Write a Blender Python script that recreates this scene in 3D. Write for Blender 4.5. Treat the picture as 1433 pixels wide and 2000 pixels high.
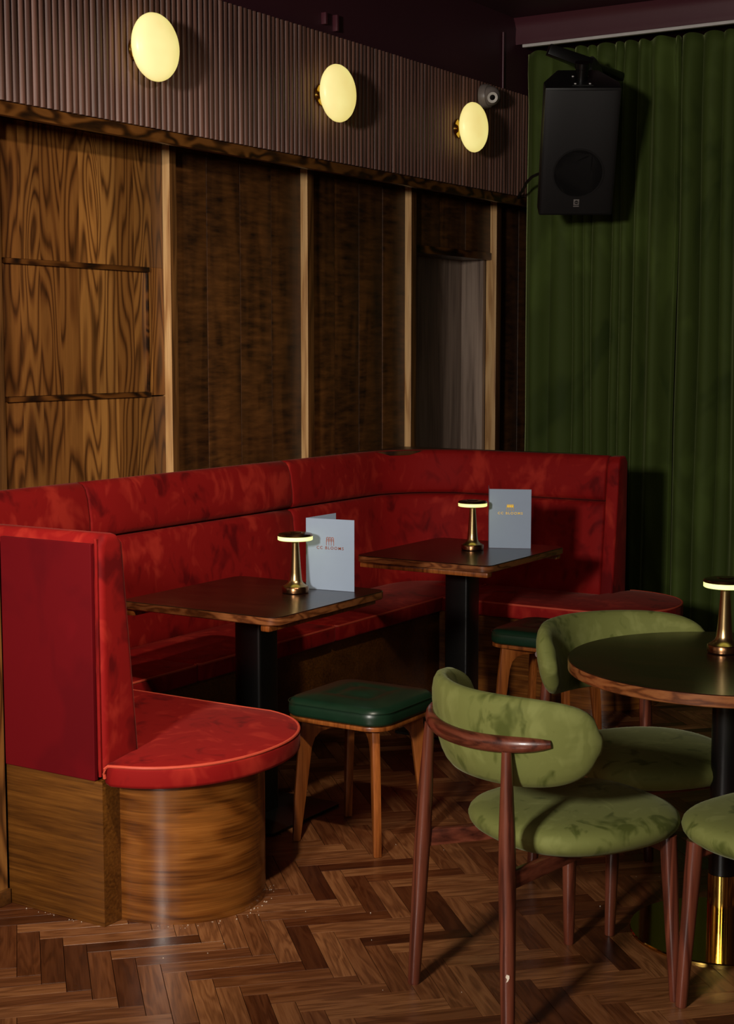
import bpy, bmesh, math, random
from mathutils import Vector, Matrix
from math import sin, cos, pi, radians, sqrt, atan2

for o in list(bpy.data.objects):
    bpy.data.objects.remove(o, do_unlink=True)
S = bpy.context.scene
C = S.collection
random.seed(7)

# ------------------------------------------------------------------ camera
cam_d = bpy.data.cameras.new('camera'); cam = bpy.data.objects.new('camera', cam_d); C.objects.link(cam)
cam.location = (0, 0, 1.6)
cam.rotation_euler = (radians(90 - 6.1), 0, radians(32.2))
cam_d.sensor_fit = 'HORIZONTAL'; cam_d.sensor_width = 24.0; cam_d.lens = 2990 / 1433 * 24.0
cam_d.clip_start = 0.05; cam_d.clip_end = 60
S.camera = cam
# ------------------------------------------------------------------ world, exposure, window light
W = bpy.data.worlds.new('world'); S.world = W; W.use_nodes = True
W.node_tree.nodes['Background'].inputs[0].default_value = (0.30, 0.26, 0.22, 1)
W.node_tree.nodes['Background'].inputs[1].default_value = 0.01
S.view_settings.view_transform = 'Standard'; S.view_settings.look = 'None'
S.view_settings.exposure = 0.0; S.view_settings.gamma = 1.0; S.view_settings.use_curve_mapping = False
KEY = (-1.45, -1.45, 2.30)          # the high windows behind the camera: a strong one, a weaker one further right
KEY2 = (0.45, -1.45, 2.30)
for kp, kw in ((KEY, 225), (KEY2, 16)):
    kd = bpy.data.lights.new('window_daylight', 'AREA'); kd.shape = 'RECTANGLE'; kd.size = 0.42; kd.size_y = 0.42
    kd.energy = kw; kd.color = (1.0, 0.93, 0.84)
    ko = bpy.data.objects.new('window_daylight', kd); C.objects.link(ko); ko.location = kp
    ko.rotation_euler = (Vector((-2.7, 4.8, 1.0)) - Vector(kp)).to_track_quat('-Z', 'Y').to_euler()
# near booth end's ceiling spotlight, plus one added to brighten the wall: position, aim, watts, cone
SPOTS = [((-1.55, 2.25, 3.26), (-2.75, 3.35, 0.55), 270, 40), ((-1.15, 2.75, 2.72), (-4.0, 4.55, 1.35), 250, 52)]
for sp_, sa_, sw_, sc_ in SPOTS:
    sd_ = bpy.data.lights.new('spot_beam', 'SPOT'); sd_.energy = sw_; sd_.color = (1.0, 0.86, 0.70)
    sd_.spot_size = radians(sc_); sd_.spot_blend = 1.0; sd_.shadow_soft_size = 0.06
    so_ = bpy.data.objects.new('spot_beam', sd_); C.objects.link(so_); so_.location = sp_
    so_.rotation_euler = (Vector(sa_) - Vector(sp_)).to_track_quat('-Z', 'Y').to_euler()

# ------------------------------------------------------------------ helpers
def srgb(r, g, b):
    f = lambda c: (c / 255 / 12.92) if c / 255 <= 0.04045 else ((c / 255 + 0.055) / 1.055) ** 2.4
    return (f(r), f(g), f(b), 1)

class MB:
    """collects geometry of ONE part"""
    def __init__(s): s.v = []; s.f = []; s.m = []; s.uv = {}
    def add(s, vs, fs, mi=0, T=None):
        n = len(s.v)
        for p in vs:
            p = Vector(p)
            s.v.append(T @ p if T else p)
        for q in fs: s.f.append(tuple(n + i for i in q)); s.m.append(mi)
        return s
    def box(s, a, b, mi=0, T=None):
        x0, y0, z0 = a; x1, y1, z1 = b
        return s.add([(x0,y0,z0),(x1,y0,z0),(x1,y1,z0),(x0,y1,z0),(x0,y0,z1),(x1,y0,z1),(x1,y1,z1),(x0,y1,z1)],
                     [(3,2,1,0),(4,5,6,7),(0,1,5,4),(1,2,6,5),(2,3,7,6),(3,0,4,7)], mi, T)
    def loops(s, rings, cap0=True, cap1=True, closed=True, mi=0, T=None, wrap=False):
        n = len(rings[0]); vs = [p for r in rings for p in r]; fs = []
        m = len(rings)
        for k in range(m if wrap else m - 1):
            k2 = (k + 1) % m
            for i in range(n if closed else n - 1):
                j = (i + 1) % n
                fs.append((k*n+i, k*n+j, k2*n+j, k2*n+i))
        if cap0: fs.append(tuple(range(n - 1, -1, -1)))
        if cap1: fs.append(tuple((m-1)*n + i for i in range(n)))
        return s.add(vs, fs, mi, T)
    def prism(s, outline, z0, z1, mi=0, T=None):
        return s.loops([[(x, y, z0) for x, y in outline], [(x, y, z1) for x, y in outline]], mi=mi, T=T)
    def lathe(s, prof, n=32, mi=0, T=None, c=(0,0,0)):
        rings = [[(c[0]+r*cos(2*pi*i/n), c[1]+r*sin(2*pi*i/n), c[2]+z) for i in range(n)] for r, z in prof]
        return s.loops(rings, mi=mi, T=T)
    def tube(s, pts, rad, n=10, mi=0, T=None, flat=None, up=(0,0,1)):
        pts = [Vector(p) for p in pts]; rings = []
        for k, p in enumerate(pts):
            d = (pts[min(k+1, len(pts)-1)] - pts[max(k-1, 0)]).normalized()
            u = Vector(up)
            if abs(d.dot(u)) > 0.97: u = Vector((0, 1, 0))
            a = d.cross(u).normalized(); b = a.cross(d).normalized()
            r = rad[k] if isinstance(rad, (list, tuple)) else rad
            fa, fb = flat if flat else (1, 1)
            rings.append([p + a*(r*fa*cos(2*pi*i/n)) + b*(r*fb*sin(2*pi*i/n)) for i in range(n)])
        return s.loops(rings, mi=mi, T=T)
    def build(s, name, mats, parent=None, loc=(0,0,0), bevel=0, seg=2, smooth=35, uv=None):
        me = bpy.data.meshes.new(name)
        off = Vector(loc)
        me.from_pydata([tuple(p - off) for p in s.v], [], s.f)
        if not isinstance(mats, (list, tuple)): mats = [mats]
        for m in mats: me.materials.append(m)
        if len(mats) > 1: me.polygons.foreach_set('material_index', s.m)
        bm = bmesh.new(); bm.from_mesh(me)
        bmesh.ops.recalc_face_normals(bm, faces=bm.faces)
        if bevel:
            es = [e for e in bm.edges if len(e.link_faces) == 2 and e.calc_face_angle(0) > radians(40)]
            bmesh.ops.bevel(bm, geom=es, offset=bevel, segments=seg, profile=0.6, affect='EDGES', clamp_overlap=True)
        bm.to_mesh(me); bm.free()
        if smooth:
            me.polygons.foreach_set('use_smooth', [True]*len(me.polygons))
            me.set_sharp_from_angle(angle=radians(smooth))
        o = bpy.data.objects.new(name, me); C.objects.link(o)
        if parent: o.parent = parent
        o.location = off if not parent else Vector((0,0,0))
        if parent and off.length and not s.__dict__.get('local'): pass
        return o

def tag(o, label, cat, group=None):
    o['label'] = label; o['category'] = cat
    if group: o['group'] = group
    return o
def struct(o, label=None):
    o['kind'] = 'structure'
    if label: o['label'] = label
    return o
def empty(name, loc, rz=0):
    o = bpy.data.objects.new(name, None); C.objects.link(o); o.location = loc; o.rotation_euler = (0, 0, rz)
    o.empty_display_size = 0.1
    return o
def part(mb, name, mats, root, **k):
    """mesh given in world coordinates, parented to an unrotated root"""
    o = mb.build(name, mats, None, (0,0,0), **k)
    base = Vector((0,0,0)); r = root
    while r is not None:
        base += r.location; r = r.parent
    for v in o.data.vertices: v.co -= base
    o.parent = root
    return o
def copy_tree(o, parent=None):
    c = o.copy(); C.objects.link(c); c.parent = parent
    for ch in list(o.children): copy_tree(ch, c)
    return c
def offset_poly(P, d):
    """move a closed CCW outline inwards by d"""
    n = len(P); out = []
    for i in range(n):
        a, b, c = Vector(P[i-1]), Vector(P[i]), Vector(P[(i+1) % n])
        e1 = (b-a).normalized(); e2 = (c-b).normalized()
        n1 = Vector((-e1.y, e1.x)); n2 = Vector((-e2.y, e2.x))
        m = (n1+n2)
        if m.length < 1e-6: m = n1
        m.normalize(); k = max(0.45, m.dot(n1))
        out.append(tuple(b + m*(d/k)))
    return out
def rrect(x0, y0, x1, y1, r, n=6):
    P = []
    for cx, cy, a in ((x1-r, y0+r, -90), (x1-r, y1-r, 0), (x0+r, y1-r, 90), (x0+r, y0+r, 180)):
        for k in range(n+1):
            t = radians(a + 90*k/n); P.append((cx+r*cos(t), cy+r*sin(t)))
    return P
def pillow(mb, P, z0, z1, r, dome=0.0, rb=None, mi=0, rings=4, ctr=None, steps=5):
    """soft slab: outline P (CCW), bottom z0, top z1, edge radius r, top crown dome"""
    rb = r if rb is None else rb
    R = []
    for k in range(steps):
        t = pi/2*k/(steps-1); R.append([(x, y, z0+rb*(1-sin(t))) for x, y in offset_poly(P, rb*(1-cos(t)))][:])
    R = []
    for k in range(steps):
        t = pi/2*k/(steps-1)
        R.append([(x, y, z0+rb-rb*cos(t)) for x, y in offset_poly(P, rb*(1-sin(t)))])
    for k in range(steps):
        t = pi/2*k/(steps-1)
        R.append([(x, y, z1-r+r*sin(t)) for x, y in offset_poly(P, r*(1-cos(t)))])
    Q = offset_poly(P, r)
    cx, cy = ctr if ctr else (sum(p[0] for p in Q)/len(Q), sum(p[1] for p in Q)/len(Q))
    for k in range(1, rings+1):
        q = 1 - k/(rings+0.3)
        R.append([(cx+(x-cx)*q, cy+(y-cy)*q, z1+dome*(1-q*q)) for x, y in Q])
    mb.loops(R, mi=mi)
    return mb

# ------------------------------------------------------------------ materials
def newmat(name):
    m = bpy.data.materials.new(name); m.use_nodes = True
    nt = m.node_tree; b = nt.nodes['Principled BSDF']
    return m, nt, b
def N(nt, t, **k):
    n = nt.nodes.new(t)
    for a, v in k.items(): setattr(n, a, v)
    return n
def L(nt, a, b): nt.links.new(a, b)
def math_(nt, op, a, b=None, c=None):
    n = N(nt, 'ShaderNodeMath', operation=op)
    for i, v in enumerate((a, b, c)):
        if v is None: continue
        if isinstance(v, (int, float)): n.inputs[i].default_value = v
        else: L(nt, v, n.inputs[i])
    return n.outputs[0]
def mixc(nt, f, a, b, mode='MIX'):
    n = N(nt, 'ShaderNodeMix', data_type='RGBA', blend_type=mode)
    if isinstance(f, (int, float)): n.inputs[0].default_value = f
    else: L(nt, f, n.inputs[0])
    for i, v in ((6, a), (7, b)):
        if isinstance(v, tuple): n.inputs[i].default_value = v
        else: L(nt, v, n.inputs[i])
    return n.outputs[2]
def ramp(nt, fac, stops):
    n = N(nt, 'ShaderNodeValToRGB'); e = n.color_ramp.elements
    while len(e) < len(stops): e.new(0.5)
    for i, (p, c) in enumerate(stops):
        e[i].position = p; e[i].color = c if isinstance(c, tuple) else (c, c, c, 1)
    L(nt, fac, n.inputs[0]); return n.outputs[0]
def coords(nt, scale=(1,1,1), uv=False, rnd=6.0):
    tc = N(nt, 'ShaderNodeTexCoord'); mp = N(nt, 'ShaderNodeMapping')
    mp.inputs['Scale'].default_value = scale
    v = tc.outputs['UV' if uv else 'Object']
    if rnd:
        oi = N(nt, 'ShaderNodeObjectInfo')
        cx = N(nt, 'ShaderNodeCombineXYZ')
        r = math_(nt, 'MULTIPLY', oi.outputs['Random'], rnd)
        for i in range(3): L(nt, r, cx.inputs[i])
        va = N(nt, 'ShaderNodeVectorMath', operation='ADD'); L(nt, v, va.inputs[0]); L(nt, cx.outputs[0], va.inputs[1]); v = va.outputs[0]
    L(nt, v, mp.inputs[0]); return mp.outputs[0]
def noise(nt, vec, scale, detail=3, rough=0.55, dist=0.0):
    n = N(nt, 'ShaderNodeTexNoise'); n.inputs['Scale'].default_value = scale
    n.inputs['Detail'].default_value = detail; n.inputs['Roughness'].default_value = rough
    n.inputs['Distortion'].default_value = dist
    L(nt, vec, n.inputs['Vector']); return n.outputs['Fac']
def bump(nt, b, h, strength=0.2, dist=0.002):
    n = N(nt, 'ShaderNodeBump'); n.inputs['Strength'].default_value = strength; n.inputs['Distance'].default_value = dist
    L(nt, h, n.inputs['Height']); L(nt, n.outputs[0], b.inputs['Normal'])

def wood(name, dark, mid, light, stretch=(7, 7, 0.9), k=9.0, rough=0.4, fine=(90, 90, 2.5), ring=0.75, uv=False,
         coat=0.0, bs=0.25, patch=0.35, spec=0.5, strip=0, stops=(0.05,0.38,0.92)):
    """contour-line grain: long stretched noise cut into rings, plus pores and slow tone drift"""
    m, nt, b = newmat(name)
    v = coords(nt, stretch, uv); vf = coords(nt, fine, uv); v0 = coords(nt, tuple(a*0.35 for a in stretch), uv)
    if strip:                                    # book-matched veneer strips: the figure jumps from strip to strip
        tc = N(nt, 'ShaderNodeTexCoord'); sx = N(nt, 'ShaderNodeSeparateXYZ'); L(nt, tc.outputs['Object'], sx.inputs[0])
        q = math_(nt, 'DIVIDE', sx.outputs[1], strip); fl_ = math_(nt, 'FLOOR', q)
        tri = math_(nt, 'PINGPONG', q, 1.0)
        cb_ = N(nt, 'ShaderNodeCombineXYZ')
        L(nt, math_(nt, 'MULTIPLY', fl_, 0.37), cb_.inputs[0]); L(nt, math_(nt, 'MULTIPLY', tri, strip*stretch[1]), cb_.inputs[1])
        L(nt, math_(nt, 'ADD', math_(nt, 'MULTIPLY', sx.outputs[2], stretch[2]), math_(nt, 'MULTIPLY', math_(nt, 'SINE', math_(nt, 'MULTIPLY', fl_, 2.1)), 0.35)), cb_.inputs[2])
        v = cb_.outputs[0]
    n1 = noise(nt, v, 1.0, 1.5, 0.45, 0.25)
    s = math_(nt, 'SINE', math_(nt, 'MULTIPLY', n1, k*2*pi))
    s = math_(nt, 'MULTIPLY_ADD', s, 0.5, 0.5)
    f = noise(nt, vf, 1.0, 3, 0.6)
    rings = ramp(nt, s, [(stops[0], dark), (stops[1], mid), (stops[2], light)])
    flat = ramp(nt, f, [(0.3, dark), (0.52, mid), (0.75, light)])
    c = mixc(nt, 1 - ring, rings, flat)
    p = ramp(nt, noise(nt, v0, 1.0, 2), [(0.3, 1 - patch), (0.7, 1.0)])
    c = mixc(nt, 1.0, c, p, 'MULTIPLY')
    if strip:
        wn = N(nt, 'ShaderNodeTexWhiteNoise', noise_dimensions='1D'); L(nt, fl_, wn.inputs['W'])
        c = mixc(nt, 1.0, c, ramp(nt, wn.outputs['Value'], [(0.0, srgb(178,160,150)), (0.6, srgb(245,240,235)), (1.0, srgb(255,255,255))]), 'MULTIPLY')
    L(nt, c, b.inputs['Base Color'])
    b.inputs['Roughness'].default_value = rough
    b.inputs['Specular IOR Level'].default_value = spec
    b.inputs['Coat Weight'].default_value = coat; b.inputs['Coat Roughness'].default_value = 0.12
    h = math_(nt, 'ADD', math_(nt, 'MULTIPLY', f, 0.6), math_(nt, 'MULTIPLY', s, 0.4))
    if bs: bump(nt, b, h, bs, 0.0015)
    return m
def plain(name, col, rough=0.5, metal=0.0, spec=0.5, vary=0.12, scale=30.0):
    m, nt, b = newmat(name)
    v = coords(nt, (1,1,1))
    n = noise(nt, v, scale, 3)
    lo = tuple(c*(1-vary) for c in col[:3]) + (1,); hi = tuple(min(1, c*(1+vary)) for c in col[:3]) + (1,)
    L(nt, mixc(nt, n, lo, hi), b.inputs['Base Color'])
    b.inputs['Roughness'].default_value = rough; b.inputs['Metallic'].default_value = metal
    b.inputs['Specular IOR Level'].default_value = spec
    return m
def velvet(name, dark, mid, light, scale=6.0, sheen=0.35, tint=None, rough=0.75, st_=(0.38,0.45,0.53,0.60)):
    """pile pressed this way and that: broad soft-edged patches with a few sharp brush marks"""
    m, nt, b = newmat(name)
    v = coords(nt, (1, 1, 1))
    a = noise(nt, v, scale, 3, 0.55, 0.8)
    c2 = noise(nt, coords(nt, (1, 1, 0.55)), scale*2.4, 2, 0.5, 1.6)
    s = math_(nt, 'ADD', math_(nt, 'MULTIPLY', a, 0.6), math_(nt, 'MULTIPLY', c2, 0.4))
    col = ramp(nt, s, [(st_[0], dark), (st_[1], mid), (st_[2], mid), (st_[3], light)])
    L(nt, col, b.inputs['Base Color'])
    b.inputs['Roughness'].default_value = rough
    b.inputs['Specular IOR Level'].default_value = 0.15
    b.inputs['Sheen Weight'].default_value = sheen; b.inputs['Sheen Roughness'].default_value = 0.35
    if tint: b.inputs['Sheen Tint'].default_value = tint
    f = noise(nt, v, 500, 2); bump(nt, b, f, 0.12, 0.001)
    return m
def emis(name, col, strength, edge=None):
    m, nt, b = newmat(name)
    v = coords(nt, (1,1,1)); n = noise(nt, v, 7, 2)
    c = mixc(nt, ramp(nt, n, [(0.35, 0.0), (0.65, 1.0)]), (col[0]*0.92, col[1]*0.84, col[2]*0.75, 1), col)
    b.inputs['Base Color'].default_value = (0.8, 0.75, 0.55, 1)
    L(nt, c, b.inputs['Emission Color']); b.inputs['Emission Strength'].default_value = strength
    b.inputs['Roughness'].default_value = 0.35
    return m

M = {}
M['panel'] = wood('cathedral_grain_panel', srgb(76,46,20), srgb(142,92,44), srgb(188,132,66), (5.5,6.5,1.0), 15, 0.36, (80,80,3), 0.7, patch=0.35, strip=0.105, stops=(0.0,0.2,0.8))
M['panel_dark'] = wood('dark_rough_panel', srgb(40,22,8), srgb(90,54,22), srgb(122,76,34), (12,12,2.0), 2.0, 0.45, (7,7,38), 0.3, patch=0.5, bs=0.5)
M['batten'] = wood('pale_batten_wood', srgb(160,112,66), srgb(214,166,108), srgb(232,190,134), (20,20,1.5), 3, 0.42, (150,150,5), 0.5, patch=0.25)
M['batten_shade'] = wood('batten_shaded_face', srgb(62,38,16), srgb(104,66,30), srgb(126,84,42), (20,20,1.5), 3, 0.42, (150,150,5), 0.5, patch=0.25)  # same batten wood, with the shade of its room-facing side put into the colour
M['soffit'] = wood('flame_grain_soffit', srgb(24,12,4), srgb(66,34,10), srgb(120,72,28), (6,2.2,6), 7, 0.35, (80,6,80), 0.8, patch=0.4)
M['fascia'] = wood('flame_grain_fascia', srgb(34,18,6), srgb(84,48,16), srgb(128,80,34), (20,5,14), 4, 0.35, (60,8,60), 0.8, patch=0.3)
M['niche'] = wood('grey_niche_board', srgb(98,80,68), srgb(146,124,108), srgb(170,148,130), (10,10,1), 3, 0.5, (60,60,2), 0.4)
M['slat'] = wood('slat_brown', srgb(74,48,40), srgb(112,76,64), srgb(134,94,80), (30,30,1.5), 2, 0.45, (220,220,4), 0.35, patch=0.3, bs=0.1)
M['slat_back'] = plain('slat_backing', srgb(30,15,10), 0.7)
M['plinth'] = wood('plinth_veneer', srgb(66,36,10), srgb(102,60,18), srgb(128,80,28), (1.2,9,11), 2.0, 0.33, (5,90,120), 0.2, patch=0.4, coat=0.2, bs=0.08)
M['curved'] = wood('curved_base_veneer', srgb(66,32,8), srgb(122,68,22), srgb(158,98,40), (2.2,2.2,9), 5, 0.27, (4,4,130), 0.35, patch=0.35, coat=0.3, bs=0.1)
M['cap'] = wood('capping_wood', srgb(30,16,6), srgb(64,36,14), srgb(90,54,22), (2,9,9), 4, 0.4)
M['mahogany'] = wood('mahogany_leg', srgb(52,20,12), srgb(98,46,30), srgb(122,64,44), (24,24,1.6), 4, 0.34, (170,170,6), 0.6, patch=0.3, coat=0.25, bs=0.1)
M['mahogany_x'] = wood('mahogany_rail', srgb(52,20,12), srgb(98,46,30), srgb(122,64,44), (3,24,24), 4, 0.34, (6,170,170), 0.6, patch=0.3, coat=0.25, bs=0.1)
M['mahogany_y'] = wood('mahogany_side_rail', srgb(52,20,12), srgb(98,46,30), srgb(122,64,44), (24,3,24), 4, 0.34, (170,6,170), 0.6, patch=0.3, coat=0.25, bs=0.1)
M['stoolwood'] = wood('stool_leg_wood', srgb(96,46,14), srgb(150,80,30), srgb(176,102,44), (22,22,1.6), 3, 0.34, (150,150,6), 0.4, patch=0.3, coat=0.25, bs=0.06)
M['tabletop'] = wood('walnut_top', srgb(22,9,5), srgb(38,17,9), srgb(50,24,13), (3,14,10), 3, 0.26, (10,120,120), 0.5, patch=0.3, coat=0.12, bs=0.03)
M['tabletop'].node_tree.nodes['Principled BSDF'].inputs['Coat Roughness'].default_value = 0.16
M['tableedge'] = wood('table_edge_rings', srgb(80,40,18), srgb(128,72,36), srgb(150,92,50), (7,7,26), 5, 0.32, (60,60,200), 0.7, patch=0.25, coat=0.3, bs=0.05)
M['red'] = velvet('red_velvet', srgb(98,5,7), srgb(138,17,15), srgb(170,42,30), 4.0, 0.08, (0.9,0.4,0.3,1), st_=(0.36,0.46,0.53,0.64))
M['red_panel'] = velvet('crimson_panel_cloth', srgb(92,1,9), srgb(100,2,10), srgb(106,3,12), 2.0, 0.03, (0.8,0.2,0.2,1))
M['piping'] = plain('red_piping', srgb(200,78,56), 0.5, spec=0.3)
M['green'] = velvet('green_velvet', srgb(76,82,34), srgb(110,114,60), srgb(122,126,70), 6.0, 0.12, (0.75,0.8,0.5,1))
M['curtain'] = velvet('curtain_velvet', srgb(50,62,24), srgb(62,74,30), srgb(72,86,36), 1.2, 0.3, (0.55,0.62,0.25,1))
M['leather'] = plain('green_leather', srgb(20,44,28), 0.33, spec=0.5, vary=0.3, scale=14)
M['brass'] = plain('aged_brass', srgb(172,146,102), 0.28, 1.0, vary=0.08)
M['brass_dark'] = plain('bronzed_brass', srgb(128,92,62), 0.25, 1.0, vary=0.1)
M['brass_shiny'] = plain('polished_brass', srgb(200,166,84), 0.1, 1.0, vary=0.05)
M['black_metal'] = plain('black_metal', srgb(11,10,9), 0.3, 0.0, vary=0.1)
M['black_plastic'] = plain('black_plastic', srgb(16,15,14), 0.45, vary=0.15)
M['grille'] = plain('speaker_grille', srgb(19,17,16), 0.55, vary=0.3, scale=300)
M['grey_plastic'] = plain('grey_plastic', srgb(120,110,104), 0.4)
M['white'] = plain('white_metal', srgb(205,200,196), 0.4)
M['purple'] = plain('aubergine_paint', srgb(62,26,36), 0.55, vary=0.08, scale=3)
M['purple_trim'] = plain('aubergine_trim', srgb(76,32,42), 0.45, vary=0.08, scale=3)
M['wall_dark'] = plain('dark_plaster', srgb(84,62,52), 0.8, vary=0.1, scale=4)
M['opal'] = emis('opal_glass_lit', srgb(250,234,142), 0.82)
M['led'] = emis('led_band_lit', srgb(245,255,150), 1.0)
M['card'] = plain('blue_grey_card', srgb(150,166,188), 0.55, vary=0.03)
M['copper'] = plain('copper_foil', srgb(190,110,80), 0.3, 0.6)
M['gold'] = plain('gold_foil', srgb(250,200,70), 0.35, 0.3)
M['emblem'] = plain('emblem_grey', srgb(110,104,100), 0.5)
M['crumb'] = plain('pale_crumbs', srgb(220,205,185), 0.8)
M['glass'] = plain('window_glass', srgb(230,235,240), 0.05)
# parquet: UV runs along each block, tone differs block by block
def parquet_mat():
    m, nt, b = newmat('oak_parquet')
    oi = N(nt, 'ShaderNodeObjectInfo'); gi = N(nt, 'ShaderNodeNewGeometry')
    r = math_(nt, 'FRACT', math_(nt, 'ADD', math_(nt, 'MULTIPLY', oi.outputs['Random'], 7.31), gi.outputs['Random Per Island']))
    tc = N(nt, 'ShaderNodeTexCoord'); cx = N(nt, 'ShaderNodeCombineXYZ')
    for i, kk in enumerate((13.0, 29.0, 5.0)): L(nt, math_(nt, 'MULTIPLY', r, kk), cx.inputs[i])
    va = N(nt, 'ShaderNodeVectorMath', operation='ADD'); L(nt, tc.outputs['UV'], va.inputs[0]); L(nt, cx.outputs[0], va.inputs[1])
    def mp(s):
        q = N(nt, 'ShaderNodeMapping'); q.inputs['Scale'].default_value = s; L(nt, va.outputs[0], q.inputs[0]); return q.outputs[0]
    n1 = noise(nt, mp((3.5, 26, 1)), 1, 2, 0.5, 0.5)
    s = math_(nt, 'MULTIPLY_ADD', math_(nt, 'SINE', math_(nt, 'MULTIPLY', n1, 26)), 0.5, 0.5)
    f = noise(nt, mp((9, 260, 1)), 1, 3, 0.6)
    g = math_(nt, 'ADD', math_(nt, 'MULTIPLY', s, 0.3), math_(nt, 'MULTIPLY', f, 0.7))
    c = ramp(nt, g, [(0.2, srgb(88,54,32)), (0.5, srgb(124,82,52)), (0.8, srgb(148,104,70))])
    tone = ramp(nt, r, [(0.0, srgb(120,92,74)), (0.22, srgb(178,150,128)), (0.6, srgb(235,220,200)), (1.0, srgb(255,245,225))])
    c = mixc(nt, 1.0, c, tone, 'MULTIPLY')
    L(nt, c, b.inputs['Base Color'])
    rr = ramp(nt, noise(nt, mp((2, 6, 1)), 1, 3), [(0.3, 0.24), (0.7, 0.42)]); L(nt, rr, b.inputs['Roughness'])
    bump(nt, b, g, 0.12, 0.001)
    return m
M['parquet'] = parquet_mat()

# ------------------------------------------------------------------ structure: floor
XS, XP, YC = -3.80, -4.07, 7.66          # slat plane, panel plane, curtain plane
CEIL = 3.352
fl = MB().box((-4.6, -2.2, -0.12), (3.0, 8.6, -0.012)).build('floor', M['slat_back']); struct(fl)
BW, BL = 0.0608, 0.304
def block_mesh():
    g = 0.0008; h = 0.0002
    x0, x1, y0, y1 = g, BL-g, g, BW-g
    v = [(x0,y0,-0.0125),(x1,y0,-0.0125),(x1,y1,-0.0125),(x0,y1,-0.0125),
         (x0,y0,-h),(x1,y0,-h),(x1,y1,-h),(x0,y1,-h),
         (x0+h,y0+h,0),(x1-h,y0+h,0),(x1-h,y1-h,0),(x0+h,y1-h,0)]
    f = [(0,1,5,4),(1,2,6,5),(2,3,7,6),(3,0,4,7),(4,5,9,8),(5,6,10,9),(6,7,11,10),(7,4,8,11),(8,9,10,11)]
    return v, f
bv, bf = block_mesh()
bme = bpy.data.meshes.new('parquet_block'); bme.from_pydata(bv, [], bf); bme.materials.append(M['parquet'])
uvl = bme.uv_layers.new(name='UVMap')
for lp in bme.loops: uvl.data[lp.index].uv = bv[lp.vertex_index][:2]
CF = Vector((-sin(radians(32.2))*cos(radians(6.1)), cos(radians(32.2))*cos(radians(6.1)), -sin(radians(6.1))))
CR = Vector((cos(radians(32.2)), sin(radians(32.2)), 0)); CU = CR.cross(CF)
R45 = Matrix.Rotation(radians(-45), 4, 'Z'); O45 = Vector((-2.9829, 2.9287, 0))
blocks = []
for i in range(-140, 141):
    for j in range(-34, 35):
        ox = i*BW + j*BL; oy = i*BW - j*BL
        for vert in (0, 1):
            T = Matrix.Translation((ox, oy, 0)) if not vert else Matrix.Translation((ox + BW, oy + BW, 0)) @ Matrix.Rotation(pi/2, 4, 'Z')
            T = Matrix.Translation(O45) @ R45 @ T
            ctr = T @ Vector((BL/2, BW/2, 0))
            if not (-4.3 < ctr.x < 2.9 and -2.0 < ctr.y < 8.0): continue
            d = ctr - Vector((0,0,1.6)); w = d.dot(CF)
            vis = False
            if w > 0.3:
                px = 716.5 + 2990*d.dot(CR)/w; py = 1000 - 2990*d.dot(CU)/w
                vis = -40 < px < 1475 and py < 2030
                if ctr.x < -2.8 and ctr.y > 3.05: vis = False        # under the booth and behind it
            blocks.append((0 if vis else 1, w, T))
blocks.sort(key=lambda b: (b[0], b[1]))
for k, (vis, w, T) in enumerate(blocks[:300]):
    o = bpy.data.objects.new('parquet_block', bme); C.objects.link(o); o.parent = fl
    T = Matrix.Translation((0, 0, random.uniform(-0.0006, 0.0))) @ T
    o.matrix_local = T
vv, ff, uu = [], [], []
for vis, w, T in blocks[300:]:
    n = len(vv); dz = random.uniform(-0.0006, 0)
    for p in bv:
        q = T @ Vector(p); vv.append((q.x, q.y, q.z + dz)); uu.append(p[:2])
    for q in bf: ff.append(tuple(n + i for i in q))
pm = bpy.data.meshes.new('parquet_field'); pm.from_pydata(vv, [], ff); pm.materials.append(M['parquet'])
ul = pm.uv_layers.new(name='UVMap')
for lp in pm.loops: ul.data[lp.index].uv = uu[lp.vertex_index]
po = bpy.data.objects.new('parquet_field', pm); C.objects.link(po); po.parent = fl; po['kind'] = 'stuff'

# ------------------------------------------------------------------ structure: walls, ceiling
struct(MB().box((-4.6, -2.2, CEIL), (3.0, 8.6, CEIL+0.12)).build('ceiling', M['purple']))
struct(MB().box((2.8, -2.2, -0.01), (3.0, 8.6, CEIL)).build('wall_right', M['wall_dark']))
struct(MB().box((XP-0.21, 8.4, -0.01), (2.8, 8.6, CEIL)).build('wall_far', M['wall_dark']))
# wall behind the camera with a high window
wz, ww = KEY[2], 0.27; mb = MB(); xe0 = XP-0.2
for wx in (KEY[0], KEY2[0]):
    mb.box((xe0, -2.2, -0.01), (wx-ww, -1.7, CEIL)); xe0 = wx+ww
    mb.box((wx-ww, -2.2, -0.01), (wx+ww, -1.7, wz-ww)).box((wx-ww, -2.2, wz+ww), (wx+ww, -1.7, CEIL))
mb.box((xe0, -2.2, -0.01), (2.8, -1.7, CEIL))
struct(mb.build('wall_back', M['wall_dark']))
for k, wx in enumerate((KEY[0], KEY2[0])):
    wn = struct(MB().box((wx-ww, -1.80, wz-ww), (wx+ww, -1.79, wz+ww)).build('window_%d' % (k+1), M['glass']))
    mb = MB()
    mb.box((wx-ww, -1.79, wz-ww), (wx-ww+0.04, -1.72, wz+ww)).box((wx+ww-0.04, -1.79, wz-ww), (wx+ww, -1.72, wz+ww))
    mb.box((wx-ww+0.04, -1.79, wz-ww), (wx+ww-0.04, -1.72, wz-ww+0.04)).box((wx-ww+0.04, -1.79, wz+ww-0.04), (wx+ww-0.04, -1.72, wz+ww))
    mb.build('window_frame', M['cap'], wn)
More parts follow.
